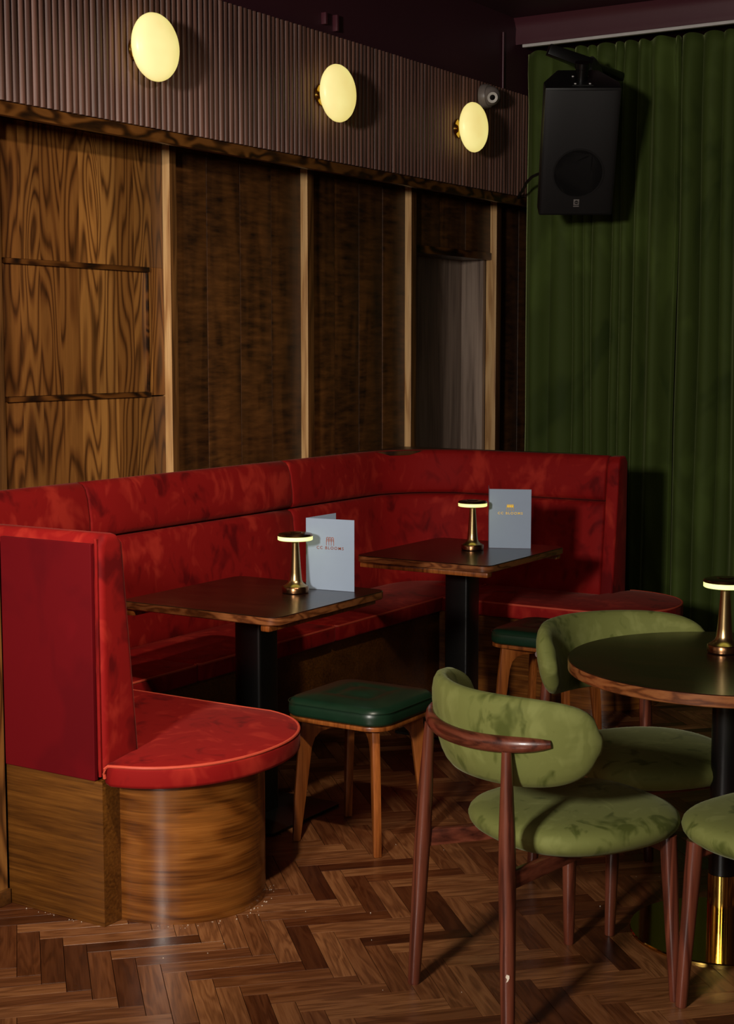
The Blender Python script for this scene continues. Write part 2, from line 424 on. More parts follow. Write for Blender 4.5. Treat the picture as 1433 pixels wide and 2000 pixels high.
# near wall that the booth butts against: only its last centimetres are in view
PX, PY, NY0 = -3.172, 2.6, 3.089
pier = struct(MB().box((XP+0.001, 1.2, -0.01), (PX, NY0-0.006, 1.06)).build('wall_near', M['panel']), 'low wood partition that the near end of the booth butts against')
b = MB().box((PX, 1.2, 0.0), (PX+0.012, NY0-0.005, 0.045)).build('baseboard_near', M['plinth'], bevel=0.003); struct(b)
# left wall: backing, then boards, battens, slats as its pieces
wl = struct(MB().box((-4.6, -1.7, -0.01), (XP-0.22, 8.4, CEIL)).build('wall_left', M['slat_back']))
SOF = 2.42
def wpiece(mb, name, mat, **k):
    o = mb.build(name, mat, wl, **k); return o
posts = [(3.925, 3.970), (4.907, 4.950), (5.893, 5.945), (6.832, 6.885), (7.775, 7.835)]
wpiece(MB().box((XP-0.03, 4.012, 0), (XP, 4.903, 1.405)), 'wood_panel', M['panel'], bevel=0.002)
wpiece(MB().box((XP-0.03, 4.012, 1.425), (XP-0.004, 4.798, 1.905)), 'wood_panel', M['panel'], bevel=0.002)
wpiece(MB().box((XP-0.03, 4.803, 1.41), (XP, 4.903, 1.925)), 'wood_panel', M['panel'], bevel=0.001)
wpiece(MB().box((XP-0.03, 4.012, 1.925), (XP, 4.903, SOF)), 'wood_panel', M['panel'], bevel=0.002)
wpiece(MB().box((XP-0.01, 4.012, 1.905), (XP+0.012, 4.806, 1.924)), 'rail_moulding', M['soffit'], bevel=0.003)
wpiece(MB().box((XP-0.01, 4.012, 1.405), (XP+0.012, 4.806, 1.424)), 'rail_moulding', M['soffit'], bevel=0.003)
wpiece(MB().box((XP-0.01, 4.796, 1.4245), (XP+0.006, 4.804, 1.9045)), 'bead', M['soffit'])
ye = 4.957
for k, (y0, y1) in enumerate(posts):
    wpiece(MB().box((XP-0.03, y0, 0), (XP+0.036, y1, SOF)), 'batten', [M['batten'], M['batten_shade']], bevel=0.003)
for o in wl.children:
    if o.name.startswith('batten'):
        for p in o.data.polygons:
            if p.normal.x > 0.7: p.material_index = 1  # room-facing side takes the wood darkened as shade
def boards(y0, y1, z0, z1, n, x=XP, mat='panel_dark'):
    w = (y1-y0)/n
    for i in range(n):
        dx = random.uniform(-0.003, 0.0)
        wpiece(MB().box((x-0.03, y0+i*w, z0), (x+dx, y0+(i+1)*w-0.002, z1)), 'wood_board', M[mat], bevel=0.002)
boards(-1.7, 3.923, 0, SOF, 12, mat='panel')
boards(4.962, 5.892, 0, SOF, 4)
boards(5.958, 6.830, 0, SOF, 4)
boards(6.897, 7.772, 2.135, SOF, 3)
boards(7.850, 8.4, 0, SOF, 2)
wpiece(MB().box((XP-0.20, 6.887, 2.095), (XP+0.006, 7.774, 2.135)), 'niche_head', M['soffit'], bevel=0.003)
wpiece(MB().box((XP-0.20, 6.887, 0), (XP-0.17, 7.774, 2.095)), 'niche_back', M['niche'])
wpiece(MB().box((XP-0.17, 7.745, 0), (XP-0.032, 7.774, 2.095)), 'niche_side', M['niche'])
wpiece(MB().box((XP-0.04, -1.7, SOF), (XS-0.004, 8.4, SOF+0.022)), 'soffit_board', M['soffit'], bevel=0.002)
wpiece(MB().box((XS-0.03, -1.7, 2.374), (XS-0.001, 8.4, SOF-0.001)), 'fascia_board', M['fascia'], bevel=0.003)
STOP = 2.963
wpiece(MB().box((XS-0.05, -1.7, SOF+0.022), (XS-0.012, 8.4, STOP)), 'slat_backing', M['slat_back'])
wpiece(MB().box((XP-0.21, -1.7, STOP+0.006), (XS-0.012, 8.4, CEIL)), 'upper_wall', M['purple'])
# half-round slats
sm = bpy.data.meshes.new('slat'); sv, sf = [], []
nseg = 7; rw = 0.0138
for z in (SOF+0.001, STOP-0.001):
    sv.append((-0.012, -rw, z))
    for i in range(nseg):
        t = -pi/2 + pi*i/(nseg-1); sv.append((-0.004 + 0.013*cos(t), rw*sin(t), z))
    sv.append((-0.012, rw, z))
n = nseg+2
for i in range(n-1): sf.append((i, i+1, n+i+1, n+i))
sf.append(tuple(range(n-1, -1, -1))); sf.append(tuple(range(n, 2*n)))
sm.from_pydata(sv, [], sf); sm.materials.append(M['slat'])
sm.polygons.foreach_set('use_smooth', [True]*len(sm.polygons)); sm.set_sharp_from_angle(angle=radians(50))
y = 3.66
while y < 7.80:
    o = bpy.data.objects.new('slat', sm); C.objects.link(o); o.parent = wl
    o.location = (XS + random.uniform(-0.0015, 0.0015), y, 0); y += 0.0322
# cornice over the curtain
cn = MB(); prof = [(7.55, 3.216), (7.545, 3.24), (7.55, 3.30), (7.535, 3.33), (7.52, CEIL-0.001), (8.4, CEIL-0.001), (8.4, 3.216)]
cn.loops([[(x, yy, zz) for yy, zz in prof] for x in (-3.86, 2.8)])
struct(cn.build('trim_1', M['purple_trim']), 'aubergine cornice box above the green curtain')

# ------------------------------------------------------------------ curtain rail, curtains
rl = MB().box((-3.775, 7.552, 3.200), (2.7, 7.580, 3.2155)).build('curtain_rail', M['white'], bevel=0.002)
tag(rl, 'thin white curtain rail under the aubergine cornice', 'curtain rail')
def curtain(name, x0, x1, label, seed):
    rnd = random.Random(seed); xs = []; x = x0
    pl = []
    while x < x1:
        w = rnd.choice((0.05, 0.07, 0.085, 0.11, 0.14)); pl.append((x, min(x+w, x1), rnd.uniform(0.35, 1.0), rnd.random())); x += w
    vs, nx = [], 0
    pts = []
    for a, bb, d, q in pl:
        if bb - a < 0.01: continue
        for k in range(10):
            t = k/10; pts.append((a+(bb-a)*t, d*(bb-a)*0.85, sin(pi*t)**(0.8 if q > .4 else 1.7)))
    pts.append((x1, 0, 0)); nx = len(pts)
    zs = [0.012, 0.25, 0.7, 1.2, 1.7, 2.2, 2.6, 2.9, 3.08, 3.13, 3.192]
    mbc = MB(); grid = []
    for z in zs:
        am = 1.0 if z < 3.0 else (0.75 if z < 3.1 else 0.55)
        row = []
        for i, (x, d, s) in enumerate(pts):
            wob = 0.012*sin(z*1.3 + x*7) + 0.006*sin(z*3.1 + x*17)
            zz = z
            if z == zs[-1]: zz = z - 0.012*(1-s)
            row.append((x + wob*0.6*(0 if z > 3 else 1), YC - am*d*s + 0.006*sin(z*2 + i*0.2), zz))
        grid.append(row)
    vsx = [p for r in grid for p in r]; fs = []
    for k in range(len(zs)-1):
        for i in range(nx-1): fs.append((k*nx+i, k*nx+i+1, (k+1)*nx+i+1, (k+1)*nx+i))
    mbc.add(vsx, fs)
    rt = empty(name, ((x0+x1)/2, YC, 0))
    o = part(mbc, 'drape', M['curtain'], rt, smooth=60)
    so = o.modifiers.new('thick', 'SOLIDIFY'); so.thickness = 0.004
    hd = MB().box((x0+0.01, YC-0.016, 3.13), (x1-0.01, YC-0.012, 3.19))
    tag(rt, label, 'curtain', 'green velvet curtains')
    return rt
curtain('curtain', -3.79, -2.925, 'dark green velvet curtain hanging behind the loudspeaker', 5)
curtain('curtain', -2.915, 0.3, 'dark green velvet curtain at the right edge, behind the round table', 11)

# ------------------------------------------------------------------ wall lamps
lamp_proto = empty('wall_lamp', (XS, 0, 0))
def wall_lamp(y, z, label):
    r = empty('wall_lamp', (XS+0.01, y, z))
    T = Matrix.Translation((XS+0.01, y, z)) @ Matrix.Rotation(pi/2, 4, 'Y')
    part(MB().lathe([(0.0005,0.0),(0.046,0.0),(0.048,0.004),(0.046,0.012),(0.03,0.016),(0.024,0.022),(0.024,0.040),(0.034,0.044),(0.036,0.05),(0.034,0.058),(0.0005,0.059)], 32, T=T), 'brass_mount', M['brass_shiny'], r)
    P = []
    for k in range(17):
        t = -pi/2 + pi*k/16
        P.append((max(0.0005, 0.122*cos(t)**0.9), 0.090 + (0.052*sin(t) if t > 0 else 0.045*sin(t))))
    part(MB().lathe(P, 48, T=T), 'opal_shade', M['opal'], r, smooth=60)
    tag(r, label, 'wall lamp', 'round opal wall lamps on the slatted band')
bpy.data.objects.remove(lamp_proto)
LP = [(4.43, 2.690), (5.64, 2.692), (6.87, 2.695)]
wall_lamp(*LP[0], 'round lit opal wall lamp, nearest, above the cathedral-grain panel')
wall_lamp(*LP[1], 'round lit opal wall lamp in the middle of the three')
wall_lamp(*LP[2], 'round lit opal wall lamp farthest away, under the dome camera')

# ------------------------------------------------------------------ booth
BT = 1.098
bq = empty('booth_bench', (-3.5, 4.9, 0))
NY, NX = 3.089, -2.806             # rear plane and end plane of the near wing
FY, FX = 6.765, -2.800             # the same of the far wing
# near wing: upholstered rear panel, wedge-shaped backrest, plinth, rounded seat on a curved base
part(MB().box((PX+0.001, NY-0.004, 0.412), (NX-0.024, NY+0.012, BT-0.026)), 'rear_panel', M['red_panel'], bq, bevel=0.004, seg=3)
prof = [(NY+0.012, 0.425), (NY+0.012, 0.5), (NY+0.010, BT-0.03), (NY+0.03, BT), (NY+0.085, BT-0.004), (NY+0.105, BT-0.03), (NY+0.13, 0.8), (NY+0.16, 0.47), (NY+0.16, 0.425)]
mb = MB()
mb.loops([[(x, yy + (0 if q == 1 else 0), zz) for yy, zz in prof] for x, q in ((-4.05+0.01, 1), (-3.6, 1), (NX, 1))])
nb = part(mb, 'backrest', M['red'], bq, bevel=0.02, seg=4)
part(MB().tube([(NX-0.012, NY+0.006, z) for z in (0.425, 0.7, 1.0, BT-0.03)] + [(NX-0.016, NY+0.006, BT-0.012)], 0.0045), 'welt', M['red'], bq)
part(MB().box((PX+0.001, NY, 0.0), (NX, NY+0.10, 0.411)), 'plinth', M['plinth'], bq, bevel=0.0015)
def base_outline(cy, r, x1, s):
    P = [(-3.49, cy-s*r)] if s > 0 else [(-3.49, cy-s*r)]
    n = 22
    A = [(x1 + r*1.0*cos(-pi/2 + pi*k/n), cy + r*sin(-pi/2 + pi*k/n)) for k in range(n+1)]
    return [(-3.49, cy-r)] + A + [(-3.49, cy+r)]
part(MB().prism(base_outline(3.412, 0.252, -2.80, 1), 0.0, 0.403), 'curved_base', M['curved'], bq, smooth=30)
part(MB().prism(base_outline(6.43, 0.25, -2.76, 1), 0.0, 0.386), 'curved_base', M['curved'], bq, smooth=30)
def seat_end(cx, cy, a, b, xe, yb, yf, near):
    """outline of a rounded bench end; yb is where the backrest meets the seat, yf the straight front edge"""
    n = 34; A = []
    for k in range(n+1):
        t = -pi/2 + pi*k/n
        e = 0.86
        A.append((cx + a*abs(cos(t))**e*(1 if cos(t) > 0 else -1), cy + b*abs(sin(t))**0.95*(1 if sin(t) > 0 else -1)))
    if near:
        A = [p for p in A if p[0] > xe + 0.004]
        return [(-3.448, yb), (xe-0.0, yb), (xe+0.002, yb-0.06), (xe+0.003, A[0][1]+0.012)] + A + [(cx-0.02, yf), (-3.0, yf), (-3.2, yf), (-3.448, yf)]
    A = [p for p in A if p[0] > xe + 0.004]
    return [(-3.448, yf), (-3.2, yf), (-3.0, yf)] + A + [(xe+0.003, A[-1][1]-0.012), (xe+0.002, yb+0.06), (xe, yb), (-3.448, yb)]
def cushion(P, z0, z1, dome, name='seat_cushion', ctr=None, pipe=None, hook=False):
    mb = pillow(MB(), P, z0, z1, 0.014, dome, rb=0.012, ctr=ctr)
    o = part(mb, name, M['red'], bq, smooth=50)
    if pipe:
        Q = offset_poly(P, 0.004)
        pts = [(Q[i][0], Q[i][1], z1-0.004) for i in pipe]
        if hook: pts = [(pts[0][0]+0.001, pts[0][1]-0.010, z0+0.022), (pts[0][0]+0.001, pts[0][1]-0.012, z1-0.028), (pts[0][0]+0.004, pts[0][1]-0.012, z1-0.014), (pts[0][0]+0.014, pts[0][1]-0.010, z1-0.006)] + pts[2:]
        part(MB().tube(pts, 0.0048, 8), 'piping', M['piping'], o)
    return o
Pn = seat_end(-2.86, 3.466, 0.352, 0.386, NX, NY+0.165, 3.842, True)
cushion(Pn, 0.402, 0.466, 0.012, ctr=(-2.86, 3.53), pipe=range(3, len(Pn)), hook=True)
Pf = seat_end(-2.83, 6.470, 0.400, 0.340, FX, FY-0.165, 6.130, False)
cushion(Pf, 0.384, 0.452, 0.012, ctr=(-2.86, 6.40), pipe=range(0, len(Pf)-3))
XF, XB = -3.452, -3.88
ys = [NY+0.165, 4.335, 5.25, FY-0.165]
for k in range(3):
    P = rrect(XB, ys[k]+0.002, XF, ys[k+1]-0.002, 0.02, 3)
    cushion(P, 0.384, 0.452, 0.010, pipe=range(0, 8))
part(MB().box((-4.04, NY+0.10, 0.0), (-3.52, FY-0.01, 0.386)), 'bench_base', M['plinth'], bq)
part(MB().box((-4.04, FY-0.09, 0.0), (FX, FY, 0.411)), 'plinth', M['plinth'], bq, bevel=0.0015)
# wall-side and far-wing backrest cushions swept along the inner line, with a rounded corner
RC = 0.33; x0l = -4.048 + 0.168; y1l = FY - 0.168       # inner line at seat level
def path_pts(a, b, n):
    """a, b: path positions in metres from (x0l, NY) up the wall, round the corner, along the far wing"""
    l1 = (y1l - RC) - NY; la = RC*pi/2
    out = []
    for k in range(n+1):
        s = a + (b-a)*k/n
        if s <= l1: out.append((Vector((x0l, NY+s)), Vector((-1, 0))))
        elif s <= l1+la:
            t = (s-l1)/RC; c = Vector((x0l+RC, y1l-RC))
            d = Vector((-cos(t), sin(t))); out.append((c + d*RC, d))
        else: out.append((Vector((x0l+RC+(s-l1-la), y1l)), Vector((0, 1))))
    return out
def back_cushion(a, b, lower, n=10, endb=True):
    if lower: pr = [(0.150,0.43),(0.012,0.43),(-0.002,0.45),(-0.004,0.50),(0.006,0.62),(0.018,0.74),(0.030,0.855),(0.040,0.874),(0.060,0.882),(0.150,0.884)]
    else: pr = [(0.150,0.886),(0.058,0.888),(0.040,0.895),(0.030,0.912),(0.031,0.96),(0.042,1.04),(0.054,1.078),(0.068,1.094),(0.088,1.1),(0.120,1.097),(0.136,1.086),(0.142,1.07)]
    e = 0.010
    st = path_pts(a+0.001, b-0.001, n)
    rings = []
    def ring(p, d, q):
        cz = sum(z for _, z in pr)/len(pr); cd = 0.1
        return [(*(p + d*(cd+(dd-cd)*q)), cz+(zz-cz)*q) for dd, zz in pr]
    st2 = path_pts(a+0.001+e, b-0.001-e, n)
    rings.append(ring(*st[0], 0.86)); rings.append(ring(*path_pts(a+0.004, b, 1)[0], 0.965))
    for p, d in st2: rings.append(ring(p, d, 1.0))
    rings.append(ring(*path_pts(a, b-0.004, 1)[1], 0.965)); rings.append(ring(*st[-1], 0.86))
    part(MB().loops(rings), 'lower_back_cushion' if lower else 'upper_back_cushion', M['red'], bq, smooth=60)
Ltot = (y1l-RC-NY) + RC*pi/2 + (FX-0.06 - (x0l+RC))
s1, s2 = 4.272-NY, 5.59-NY
for lo in (True, False):
    back_cushion(0.10, s1, lo, 4); back_cushion(s1, s2, lo, 6); back_cushion(s2, Ltot, lo, 40)
prof = [(FY-0.008, 0.43), (FY-0.006, BT-0.03), (FY-0.03, BT), (FY-0.085, BT-0.004), (FY-0.112, BT-0.03), (FY-0.135, 0.8), (FY-0.17, 0.47), (FY-0.17, 0.43)]
part(MB().loops([[(x, yy, zz) for yy, zz in prof] for x in (FX-0.062, FX)]), 'backrest_end', M['red'], bq, bevel=0.012, seg=3)
part(MB().prism([(-4.05, 6.2), (-4.03, 6.2), (-3.70, FY-0.01), (-3.0, FY-0.004), (-3.02, FY+0.03), (-4.05, FY+0.03)], 1.075, 1.096), 'capping_board', M['cap'], bq, bevel=0.003)
part(MB().box((-4.04, FY-0.007, 0.0), (-3.01, FY+0.02, 1.075)), 'rear_board', M['cap'], bq)
tag(bq, 'red velvet U-shaped booth bench on wood veneer plinths along the panelled wall', 'booth bench')

# ------------------------------------------------------------------ tables in the booth
def bar_table(cx, cy, label, hx, hy, turn=0):
    r = empty('pedestal_table', (cx, cy, 0))
    P = rrect(cx-hx, cy-hy, cx+hx, cy+hy, 0.045, 6); t0, t1 = 0.732, 0.760
    mb = MB(); Q = offset_poly(P, 0.003)
    mb.loops([[(x,y,t0) for x,y in Q],[(x,y,t0+0.003) for x,y in P],[(x,y,t1-0.003) for x,y in P]], cap1=False, mi=1)
    mb.loops([[(x,y,t1-0.003) for x,y in P],[(x,y,t1) for x,y in Q]], cap0=False, mi=0)
    part(mb, 'tabletop', [M['tabletop'], M['tableedge']], r)
    for k in range(2):
        if turn: xx = (cx-hx+0.03, cx+hx-0.065)[k]; lo, hi = (xx, cy-hy+0.004, 0.711), (xx+0.035, cy+hy-0.03, 0.7315)
        else: yy = (cy-hy+0.012, cy+hy-0.07)[k]; lo, hi = (cx-hx+0.02, yy, 0.711), (cx+hx-0.012, yy+0.04, 0.7315)
        part(MB().box(lo, hi), 'bearer', M['stoolwood'], r, bevel=0.006)
    part(MB().box((cx-0.09, cy-0.14, 0.715), (cx+0.09, cy+0.14, 0.7315)), 'top_plate', M['black_metal'], r)
    part(MB().prism(rrect(cx-0.055, cy-0.055, cx+0.055, cy+0.055, 0.012, 4), 0.010, 0.716), 'column', M['black_metal'], r)
    part(MB().prism(rrect(cx-0.21, cy-0.21, cx+0.21, cy+0.21, 0.02, 4), 0.0, 0.010), 'base_plate', M['black_metal'], r, bevel=0.002)
    tag(r, label, 'table', 'square booth tables')
bar_table(-3.085, 4.185, 'square dark walnut pedestal table in the booth, nearer one', 0.325, 0.335, 1)
bar_table(-3.040, 5.575, 'square dark walnut pedestal table in the booth, farther one', 0.310, 0.355)
# round table
RX, RY, RR = -1.345, 3.968, 0.43
rt = empty('round_table', (RX, RY, 0))
P = [(RX+RR*cos(2*pi*k/96), RY+RR*sin(2*pi*k/96)) for k in range(96)]; Q = offset_poly(P, 0.002)
mb = MB()
mb.loops([[(x,y,0.728) for x,y in Q],[(x,y,0.730) for x,y in P],[(x,y,0.758) for x,y in P]], cap1=False, mi=1)
mb.loops([[(x,y,0.758) for x,y in P],[(x,y,0.760) for x,y in Q]], cap0=False, mi=0)
part(mb, 'tabletop', [M['tabletop'], M['tableedge']], rt)
part(MB().lathe([(0.0005,0.17),(0.039,0.17),(0.039,0.715),(0.11,0.718),(0.11,0.7275),(0.0005,0.7275)], 40, c=(RX,RY,0)), 'column', M['black_metal'], rt)
part(MB().lathe([(0.0005,0.009),(0.0405,0.009),(0.0405,0.1695),(0.0005,0.1695)], 40, c=(RX,RY,0)), 'brass_sleeve', M['brass_shiny'], rt)
part(MB().lathe([(0.0005,0.0),(0.25,0.0),(0.25,0.005),(0.247,0.008),(0.0005,0.009)], 64, c=(RX,RY,0)), 'base_plate', M['brass_shiny'], rt)
tag(rt, 'round dark walnut table on black column with brass base plate', 'table')

# ------------------------------------------------------------------ table lamps
def table_lamp(x, y, label):
    r = empty('table_lamp', (x, y, 0.7605)); c = (x, y, 0.7605)
    part(MB().lathe([(0.0005,0),(0.044,0),(0.047,0.003),(0.047,0.02),(0.045,0.023)], 36, c=c), 'base', M['brass_dark'], r)
    part(MB().lathe([(0.043,0.0232),(0.034,0.028),(0.026,0.036),(0.0225,0.045),(0.020,0.07),(0.0165,0.12),(0.0135,0.165),(0.013,0.183)], 36, c=c), 'stem', M['brass'], r)
    part(MB().lathe([(0.013,0.1832),(0.058,0.1832),(0.0605,0.185),(0.0605,0.197),(0.05,0.1975)], 40, c=c), 'light_ring', M['led'], r)
    part(MB().lathe([(0.0005,0.1976),(0.061,0.1976),(0.0615,0.200),(0.058,0.205),(0.045,0.208),(0.024,0.2085),(0.022,0.2105),(0.0005,0.2115)], 40, c=c), 'cap', M['brass_dark'], r)
    tag(r, label, 'table lamp', 'cordless brass table lamps')
table_lamp(-3.000, 4.300, 'small brass table lamp on the nearer booth table')
table_lamp(-3.020, 5.625, 'small brass table lamp on the farther booth table')
table_lamp(-1.393, 4.073, 'small brass table lamp on the round table, cut by the right edge')

# ------------------------------------------------------------------ menus
def text_mesh(txt, size, space=1.25):
    cu = bpy.data.curves.new('t', 'FONT'); cu.body = txt; cu.size = size; cu.align_x = 'CENTER'; cu.space_character = space
    cu.extrude = 0.0003; cu.offset = size*0.012
    o = bpy.data.objects.new('t', cu); C.objects.link(o)
    dg = bpy.context.evaluated_depsgraph_get()
    me = bpy.data.meshes.new_from_object(o.evaluated_get(dg))
    bpy.data.objects.remove(o); return me
def menu(pl, ang, open_deg, w, h, foil, label, solid):
    """folded card standing on its lower edges; pl: foot of the fold"""
    r = empty('menu_card', (pl[0], pl[1], 0.7605), ang)
    t = 0.0014
    MB().box((0, 0, 0), (w, t, h)).build('front_leaf', M['card'], r, bevel=0.0004, seg=1)
    T = Matrix.Rotation(radians(open_deg), 4, 'Z')
    MB().box((0, 0.0004, 0), (w, t+0.0004, h), T=T).build('back_leaf', M['card'], r, bevel=0.0004, seg=1)
    me = text_mesh('CC BLOOMS', 0.0155, 1.32); me.materials.append(M[foil])
    o = bpy.data.objects.new('lettering', me); C.objects.link(o); o.parent = r
    o.rotation_euler = (pi/2, 0, 0); o.location = (w*0.5, -0.0004, h*0.575); o.scale = (0.98, 0.92, 1)
    # drooping strands above the name: scalloped head and four thin tails
    mb = MB(); n = 4; lw = 0.0285; zb = h*0.575 + 0.0135; top = zb + 0.0285
    for k in range(n):
        x = w*0.5 - lw/2 + lw*k/(n-1)
        mb.tube([(x + (0.0012 if k == 0 else -0.0012 if k == n-1 else 0), -0.0005, top-0.004), (x, -0.0005, top-0.013), (x, -0.0005, zb)], [0.0013, 0.0011, 0.0008], 6, flat=(1, 0.4), up=(0,1,0))
    for k in range(n-1):
        xa = w*0.5 - lw/2 + lw*k/(n-1); xb = xa + lw/(n-1); xm = (xa+xb)/2
        pts = [(xm - (xb-xa)/2*cos(pi*i/8), -0.0005, top-0.004 + 0.004*sin(pi*i/8)) for i in range(9)]
        mb.tube(pts, 0.001, 6, flat=(1, 0.4), up=(0,1,0))
        if solid: mb.box((xa, -0.0008, top-0.0125), (xb, -0.0003, top-0.003))
        else:
            for q in range(3): mb.box((xa, -0.0008, top-0.0065-q*0.0035), (xb, -0.0003, top-0.0052-q*0.0035))
    mb.build('emblem', M[foil], r)
    tag(r, label, 'menu', 'blue-grey folded menus')
menu((-3.017, 4.392), atan2(0.024, 0.19), 82, 0.186, 0.250, 'copper', 'blue-grey folded menu with copper lettering on the nearer booth table', False)
menu((-2.990, 5.718), atan2(0.07, 0.17), 96, 0.176, 0.250, 'gold', 'blue-grey folded menu with shining gold lettering on the farther booth table', True)

# ------------------------------------------------------------------ stools
def make_stool():
    r = empty('stool', (0, 0, 0)); h = 0.193
    P = rrect(-h, -h, h, h, 0.075, 8)
    mb = pillow(MB(), P, 0.422, 0.480, 0.03, 0.012, rb=0.012, rings=10)
    o = mb.build('seat_pad', M['leather'], r, smooth=60)
    for v in o.data.vertices:                      # four tufted dimples
        if v.co.z > 0.473:
            for dx in (-0.06, 0.06):
                for dy in (-0.06, 0.06):
                    d = sqrt((v.co.x-dx)**2 + (v.co.y-dy)**2); v.co.z -= 0.009*math.exp(-(d/0.028)**2)
    pp = offset_poly(P, 0.006)
    MB().tube([(x, y, 0.4655) for x, y in offset_poly(P, -0.0005)] + [(*offset_poly(P, -0.0005)[0], 0.4655)], 0.0016, 6).build('seam', M['leather'], o)
    MB().prism(offset_poly(P, 0.004), 0.407, 0.4215).build('seat_board', M['stoolwood'], r, bevel=0.004)
    for sx, sy in ((-1,-1), (1,-1), (1,1), (-1,1)):
        T = Matrix.Rotation(atan2(sy, sx), 4, 'Z')      # local x runs outwards along the diagonal
        pr = [(0.232,0.0),(0.226,0.15),(0.216,0.28),(0.202,0.406),(0.060,0.406),(0.060,0.372),(0.110,0.370),(0.140,0.361),(0.158,0.342),(0.168,0.312),(0.188,0.15),(0.208,0.0)]
        mb = MB(); mb.loops([[(x, yy, z) for x, z in pr] for yy in (-0.0125, 0.0125)], T=T)
        mb.build('leg', M['stoolwood'], r, bevel=0.004)
    return r
st = make_stool()
st.location = (-2.633, 4.150, 0); tag(st, 'square green leather stool with wooden legs beside the nearer booth table', 'stool', 'green leather stools')
st2 = copy_tree(st); st2.location = (-2.640, 5.580, 0)
st2['label'] = 'square green leather stool half hidden behind a green chair, at the farther booth table'

# ------------------------------------------------------------------ chairs
def make_chair():
    r = empty('chair', (0, 0, 0))
    # seat
    P = []
    for k in range(48):
        t = 2*pi*k/48; a, b = 0.246, 0.250; e = 0.80
        x = a*abs(cos(t))**e*(1 if cos(t) >= 0 else -1); y = b*abs(sin(t))**e*(1 if sin(t) >= 0 else -1)
        P.append((x*(1 - 0.04*(1 - (y/b))*0.5), y + 0.090))
    R = []
    for q, z in ((0.80,0.398),(0.88,0.402),(0.95,0.413),(0.985,0.425),(1.0,0.438),(0.985,0.450),(0.95,0.459),(0.88,0.467),(0.75,0.473),(0.55,0.477),(0.3,0.479),(0.05,0.4795)):
        R.append([(x*q, 0.090 + (y-0.090)*q, z + 0.004) for x, y in P])
    o = MB().loops(R).build('seat', M['green'], r, smooth=70)
    # backrest pad
    rings = []; pm = radians(76); n = 44
    for k in range(n+1):
        u = -1 + 2*k/n; ph = pm*u
        c = Vector((0.262*sin(ph), 0.015 - 0.245*cos(ph), 0.695)); d = Vector((sin(ph), -cos(ph)*1.05, 0)).normalized()
        g = max(0.0, 1 - abs(u)**4.5)**0.5
        hh = 0.034 + 0.078*g; th = 0.022 + 0.013*g
        ring = []
        for i in range(20):
            t = 2*pi*i/20
            cz = abs(sin(t))**0.85*(1 if sin(t) >= 0 else -1); cd = abs(cos(t))**0.85*(1 if cos(t) >= 0 else -1)
            ring.append(c + d*(th*cd + 0.16*hh*cz) + Vector((0, 0, hh*cz)))
        if k in (0, n):
            tan = Vector((cos(ph), sin(ph), 0))*(1 if k else -1)
            for q, s in ((0.45, 0.012), (0.8, 0.008)) if k == 0 else ((0.8, 0.008), (0.45, 0.012)):
                cc = sum(ring, Vector())/len(ring); rr = [cc + (p-cc)*q + tan*s for p in ring]
                if k == 0: rings.append(rr)
                else:
                    if q == 0.8: rings.append(ring)
                    rings.append(rr)
            if k == 0: rings.append(ring)
            continue
        rings.append(ring)
    MB().loops(rings).build('backrest', M['green'], r, smooth=70)
    # wooden rail hugging the pad from behind
    pts, rad = [], []
    for k in range(25):
        u = -1 + 2*k/24; ph = radians(52)*u
        pts.append((0.300*sin(ph), 0.015 - 0.287*cos(ph), 0.692 + 0.014*u*u)); rad.append(0.0195*(1 - abs(u)**6*0.55))
    MB().tube(pts, rad, 12, flat=(0.85, 1.05)).build('back_rail', M['mahogany_x'], r)
    def lerp(a, b, t): return [a[i] + (b[i]-a[i])*t for i in range(3)]
    for s in (-1, 1):
        a, b = (s*0.204, -0.250, 0.0), (s*0.163, -0.232, 0.682)
        ts = (0, 0.008, 0.3, 0.55, 0.72, 0.88, 1.0); rd = (0.0145, 0.0155, 0.0190, 0.0205, 0.0195, 0.0150, 0.0120)
        lg = MB().tube([lerp(a, b, t) for t in ts], rd, 14).build('leg', M['mahogany'], r)
        MB().lathe([(0.0005,0.0),(0.0138,0.0),(0.0138,0.006),(0.0005,0.006)], 14, c=a).build('foot_cap', M['black_plastic'], lg)
        a, b = (s*0.212, 0.250, 0.0), (s*0.194, 0.232, 0.418)
        lg = MB().tube([lerp(a, b, t) for t in (0, 0.01, 0.4, 0.8, 1.0)], (0.0130, 0.0140, 0.0175, 0.0205, 0.021), 14).build('leg', M['mahogany'], r)
        MB().lathe([(0.0005,0.0),(0.013,0.0),(0.013,0.006),(0.0005,0.006)], 14, c=a).build('foot_cap', M['black_plastic'], lg)
        mb = MB(); A, B = Vector((s*0.183, -0.236, 0.0)), Vector((s*0.075, 0.120, 0.0))
        fr_ = [(A.x-0.010, A.y, 0.362), (A.x+0.010, A.y, 0.362), (A.x+0.010, A.y, 0.406), (A.x-0.010, A.y, 0.406)]
        bk_ = [(B.x-0.010, B.y, 0.372), (B.x+0.010, B.y, 0.372), (B.x+0.010, B.y, 0.404), (B.x-0.010, B.y, 0.404)]
        mb.loops([fr_, bk_]).build('side_rail', M['mahogany_y'], r, bevel=0.004)
    MB().box((-0.185, 0.218, 0.376), (0.185, 0.240, 0.408)).build('cross_rail', M['mahogany_x'], r, bevel=0.004)
    MB().box((-0.08, 0.110, 0.376), (0.08, 0.130, 0.404)).build('cross_rail', M['mahogany_x'], r, bevel=0.004)
    MB().box((-0.012, 0.130, 0.378), (0.012, 0.218, 0.404)).build('centre_rail', M['mahogany'], r, bevel=0.003)
    return r
ch = make_chair()
ch.location = (-1.5935, 3.351, 0); ch.rotation_euler = (0, 0, radians(-27.4))
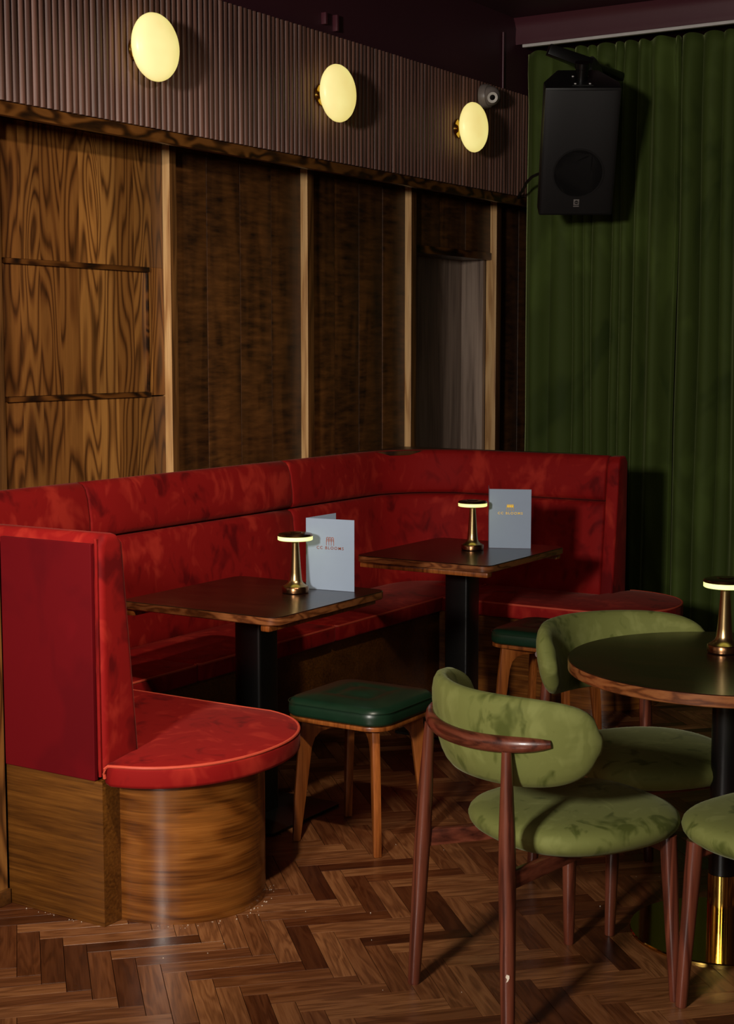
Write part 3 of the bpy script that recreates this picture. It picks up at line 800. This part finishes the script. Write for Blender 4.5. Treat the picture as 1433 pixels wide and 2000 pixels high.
tag(ch, 'green velvet chair with mahogany frame, in front, back turned to the camera', 'chair', 'green velvet chairs')
c2 = copy_tree(ch); c2.location = (-1.665, 4.105, 0); c2.rotation_euler = (0, 0, radians(-127.7))
c2['label'] = 'green velvet chair tucked behind the round table, facing it'
c3 = copy_tree(ch); c3.location = (-0.965, 3.580, 0); c3.rotation_euler = (0, 0, radians(73))
c3['label'] = 'green velvet chair cut by the right edge of the picture'

lg = [o for o in ch.children if o.name.startswith('leg')][2]
dv = Matrix.Rotation(radians(27.4), 3, 'Z') @ Vector((0.45, -0.893, 0)); sv_ = Vector((-dv.y, dv.x, 0))
cp = Vector((0.1942, -0.2457, 0.163)) + dv*0.0182
cpts = [(-0.003,-0.009),(0.001,-0.006),(0.0045,0.002),(0.004,0.008),(-0.002,0.010),(-0.0045,0.004),(-0.001,-0.001)]
MB().loops([[cp + sv_*a + Vector((0,0,z)) + dv*q for a, z in cpts] for q in (-0.002, 0.0006)]).build('paint_chip', M['crumb'], lg)

# ------------------------------------------------------------------ loudspeaker
SPK = Vector((-3.172, 6.975, 2.545))
sp = empty('loudspeaker', SPK)
sp.rotation_euler = (radians(-26), 0, pi + radians(31)); sp.rotation_mode = 'XYZ'
w, h, d = 0.182, 0.320, 0.30
ol = [(-w, 0.0), (-w, -0.10), (-0.10, -d), (0.10, -d), (w, -0.10), (w, 0.0)]
MB().prism(ol[::-1], -h, h).build('cabinet', M['black_plastic'], sp, bevel=0.010)
gr = []
for xx in range(-8, 9):
    x = xx/8*(w-0.010); gr.append((x, 0.002 + 0.006*(1-(xx/8)**4)))
mb = MB(); pr = gr + [(w-0.010, 0.001), (-w+0.010, 0.001)]
mb.prism(pr[::-1], -h+0.012, h-0.012).build('grille', M['grille'], sp, bevel=0.003)
T = Matrix.Translation((0, 0.0082, -0.10)) @ Matrix.Rotation(-pi/2, 4, 'X')
MB().lathe([(0.118,0.0),(0.126,0.0),(0.126,0.0022),(0.118,0.0022),(0.118,0.0)], 48, T=T).build('woofer_ring', M['black_plastic'], sp)
bd = MB().box((-0.014, 0.0075, -0.262), (0.014, 0.0105, -0.232)).build('badge', M['emblem'], sp, bevel=0.001)
T = Matrix.Translation((0, 0.0106, -0.247)) @ Matrix.Rotation(-pi/2, 4, 'X')
MB().lathe([(0.0005,0),(0.009,0),(0.009,0.0008),(0.0005,0.0008)], 20, T=T).build('badge_disc', M['black_plastic'], bd)
MB().box((-0.007, 0.0112, -0.2485), (0.007, 0.0122, -0.2455)).build('badge_bar', M['emblem'], bd)
MB().box((-0.014, 0.0070, -0.271), (0.014, 0.0090, -0.266)).build('name_strip', M['emblem'], sp)
pt = MB().box((-0.05, -0.20, h), (0.05, -0.03, h+0.004)).build('mount_plate', M['black_plastic'], sp)
for xx in (-0.035, 0.035):
    for yy in (-0.17, -0.05): MB().lathe([(0.0005,0),(0.006,0),(0.005,0.003),(0.0005,0.004)], 12, c=(xx, yy, h+0.004)).build('screw', M['white'], pt)
MB().lathe([(0.0005,0.0),(0.030,0.0),(0.030,0.055),(0.036,0.058),(0.036,0.085),(0.0005,0.085)], 20, c=(0, -0.11, h+0.004)).build('swivel_post', M['black_metal'], sp)
Mi = (Matrix.Translation(SPK) @ sp.rotation_euler.to_matrix().to_4x4()).inverted()
def wp(*p): return Mi @ Vector(p)
# bracket arm: square tube from the swivel back to a round wall plate
a0, a1 = Vector((-3.395, 7.08, 3.075)), Vector((-3.23, 7.22, 3.005))
mb = MB(); ax = (a1-a0).normalized(); sd = ax.cross(Vector((0,0,1))).normalized(); upv = sd.cross(ax)
rg = lambda p, q: [Mi @ (p + sd*q + upv*q), Mi @ (p - sd*q + upv*q), Mi @ (p - sd*q - upv*q), Mi @ (p + sd*q - upv*q)]
mb.loops([rg(a0, 0.026), rg(a1, 0.030)]).build('bracket_arm', M['black_metal'], sp, bevel=0.004)
mb = MB(); mb.tube([wp(-3.245, 7.21, 3.01), wp(-3.24, 7.45, 3.01), wp(-3.235, 8.395, 3.01)], 0.024, 12).build('wall_arm', M['black_metal'], sp)
mb = MB()
T = Mi @ Matrix.Translation((-3.215, 7.25, 2.985)) @ Matrix.Rotation(radians(70), 4, 'Y')
mb.lathe([(0.0005,-0.008),(0.070,-0.008),(0.070,0.008),(0.0005,0.008)], 28, T=T).build('swivel_disc', M['black_metal'], sp)
tag(sp, 'black wall-mounted loudspeaker tilted down in front of the green curtain', 'loudspeaker')
cb = MB().tube([(-3.445, 7.145, 2.480), (-3.50, 7.20, 2.486), (-3.57, 7.27, 2.482), (-3.64, 7.35, 2.465), (-3.71, 7.45, 2.44), (-3.77, 7.53, 2.425), (-3.80, 7.57, 2.412), (-3.85, 7.60, 2.408)], 0.008, 8).build('speaker_cable', M['black_plastic'])
tag(cb, 'black cable looping from the loudspeaker to the wall corner', 'cable')

# ------------------------------------------------------------------ small fittings on the wall
cx, cy, cz = XS+0.012, 7.14, 2.888
sc = empty('dome_camera', (cx, cy, cz))
T = Matrix.Translation((cx, cy, cz)) @ Matrix.Rotation(pi/2, 4, 'Y')
part(MB().lathe([(0.0005,0),(0.062,0),(0.062,0.02),(0.056,0.035),(0.0005,0.036)], 28, T=T), 'mount', M['grey_plastic'], sc)
dirc = Vector((0.62, -0.72, -0.30)).normalized()
T2 = Matrix.Translation(Vector((cx+0.04, cy, cz))) @ dirc.to_track_quat('Z', 'Y').to_matrix().to_4x4()
part(MB().lathe([(0.0005,-0.045)] + [(0.05*cos(t), 0.05*sin(t)) for t in [radians(a) for a in range(-60, 51, 10)]] + [(0.028,0.045),(0.0005,0.046)], 28, T=T2), 'eyeball', M['grey_plastic'], sc)
part(MB().lathe([(0.012,0.0465),(0.027,0.0465),(0.027,0.052),(0.020,0.052),(0.012,0.047)], 28, T=T2), 'lens_ring', M['white'], sc)
part(MB().lathe([(0.0005,0.0465),(0.017,0.0465),(0.017,0.048),(0.0005,0.050)], 24, T=T2), 'lens', M['black_metal'], sc)
tag(sc, 'grey dome security camera above the farthest wall lamp', 'security camera')
cd = MB().tube([(XS-0.006, 7.39, z) for z in (2.93, 3.1, 3.255)], 0.006, 8).build('conduit', M['purple_trim'])
tag(cd, 'thin aubergine conduit running up the wall above the dome camera', 'conduit')
for yy, zz, hh in ((5.68, 3.0, 0.05), (5.77, 2.985, 0.07)):
    o = MB().box((XS-0.013, yy, zz), (XS+0.012, yy+0.016, zz+hh)).build('clip', M['purple_trim'], bevel=0.003)
    tag(o, 'small aubergine clip on the wall above the slats, ' + ('left of two' if yy < 5.7 else 'right of two'), 'clip', 'wall clips')
# crumbs swept against the booth base
mb = MB(); rnd = random.Random(3)
for k in range(70):
    if k < 40:
        t = radians(rnd.uniform(-95, 60)); r = 0.258 + abs(rnd.gauss(0, 0.012)); x, y = -2.80 + r*cos(t), 3.412 + r*sin(t)
    elif k < 50: x, y = rnd.uniform(-3.1, -2.8), 3.085 - abs(rnd.gauss(0, 0.006))
    else: x, y = rnd.uniform(-2.7, -1.6), rnd.uniform(3.0, 4.4)
    s = rnd.uniform(0.0008, 0.0022)
    mb.add([(x-s,y,0),(x+s*0.6,y-s,0),(x+s*0.5,y+s,0),(x,y,s*1.2)], [(0,1,3),(1,2,3),(2,0,3)])
cr = mb.build('floor_crumbs', M['crumb']); cr['kind'] = 'stuff'; tag(cr, 'pale crumbs scattered on the parquet round the booth base', 'crumbs')

# fixtures above the picture: the booth spotlight and the added wall light
for SPOT, AIM, _w, _c in SPOTS:
    spf = empty('ceiling_spotlight', (SPOT[0], SPOT[1], CEIL))
    aim = (Vector(AIM) - Vector(SPOT)).normalized()
    T = Matrix.Translation(Vector(SPOT)) @ aim.to_track_quat('Z', 'Y').to_matrix().to_4x4()
    part(MB().lathe([(0.0005,0.0),(0.05,0.0),(0.05,0.02),(0.0005,0.02)], 24, c=(SPOT[0], SPOT[1], CEIL-0.0205)), 'mount', M['black_metal'], spf)
    part(MB().tube([(SPOT[0], SPOT[1], CEIL-0.02), (SPOT[0], SPOT[1], SPOT[2]+0.03)], 0.008, 10), 'drop_rod', M['black_metal'], spf)
    part(MB().loops([[T @ Vector((r*cos(2*pi*i/24), r*sin(2*pi*i/24), z)) for i in range(24)] for r, z in ((0.02,-0.075),(0.066,-0.07),(0.070,0.02),(0.066,0.02),(0.062,-0.064),(0.02,-0.066))], wrap=True, cap0=False, cap1=False), 'can', M['black_metal'], spf)
    tag(spf, 'black ceiling spotlight aimed at the ' + ('rounded near end of the booth' if _c == 40 else 'wood-panelled wall, added to brighten it'), 'spotlight', 'ceiling spotlights')
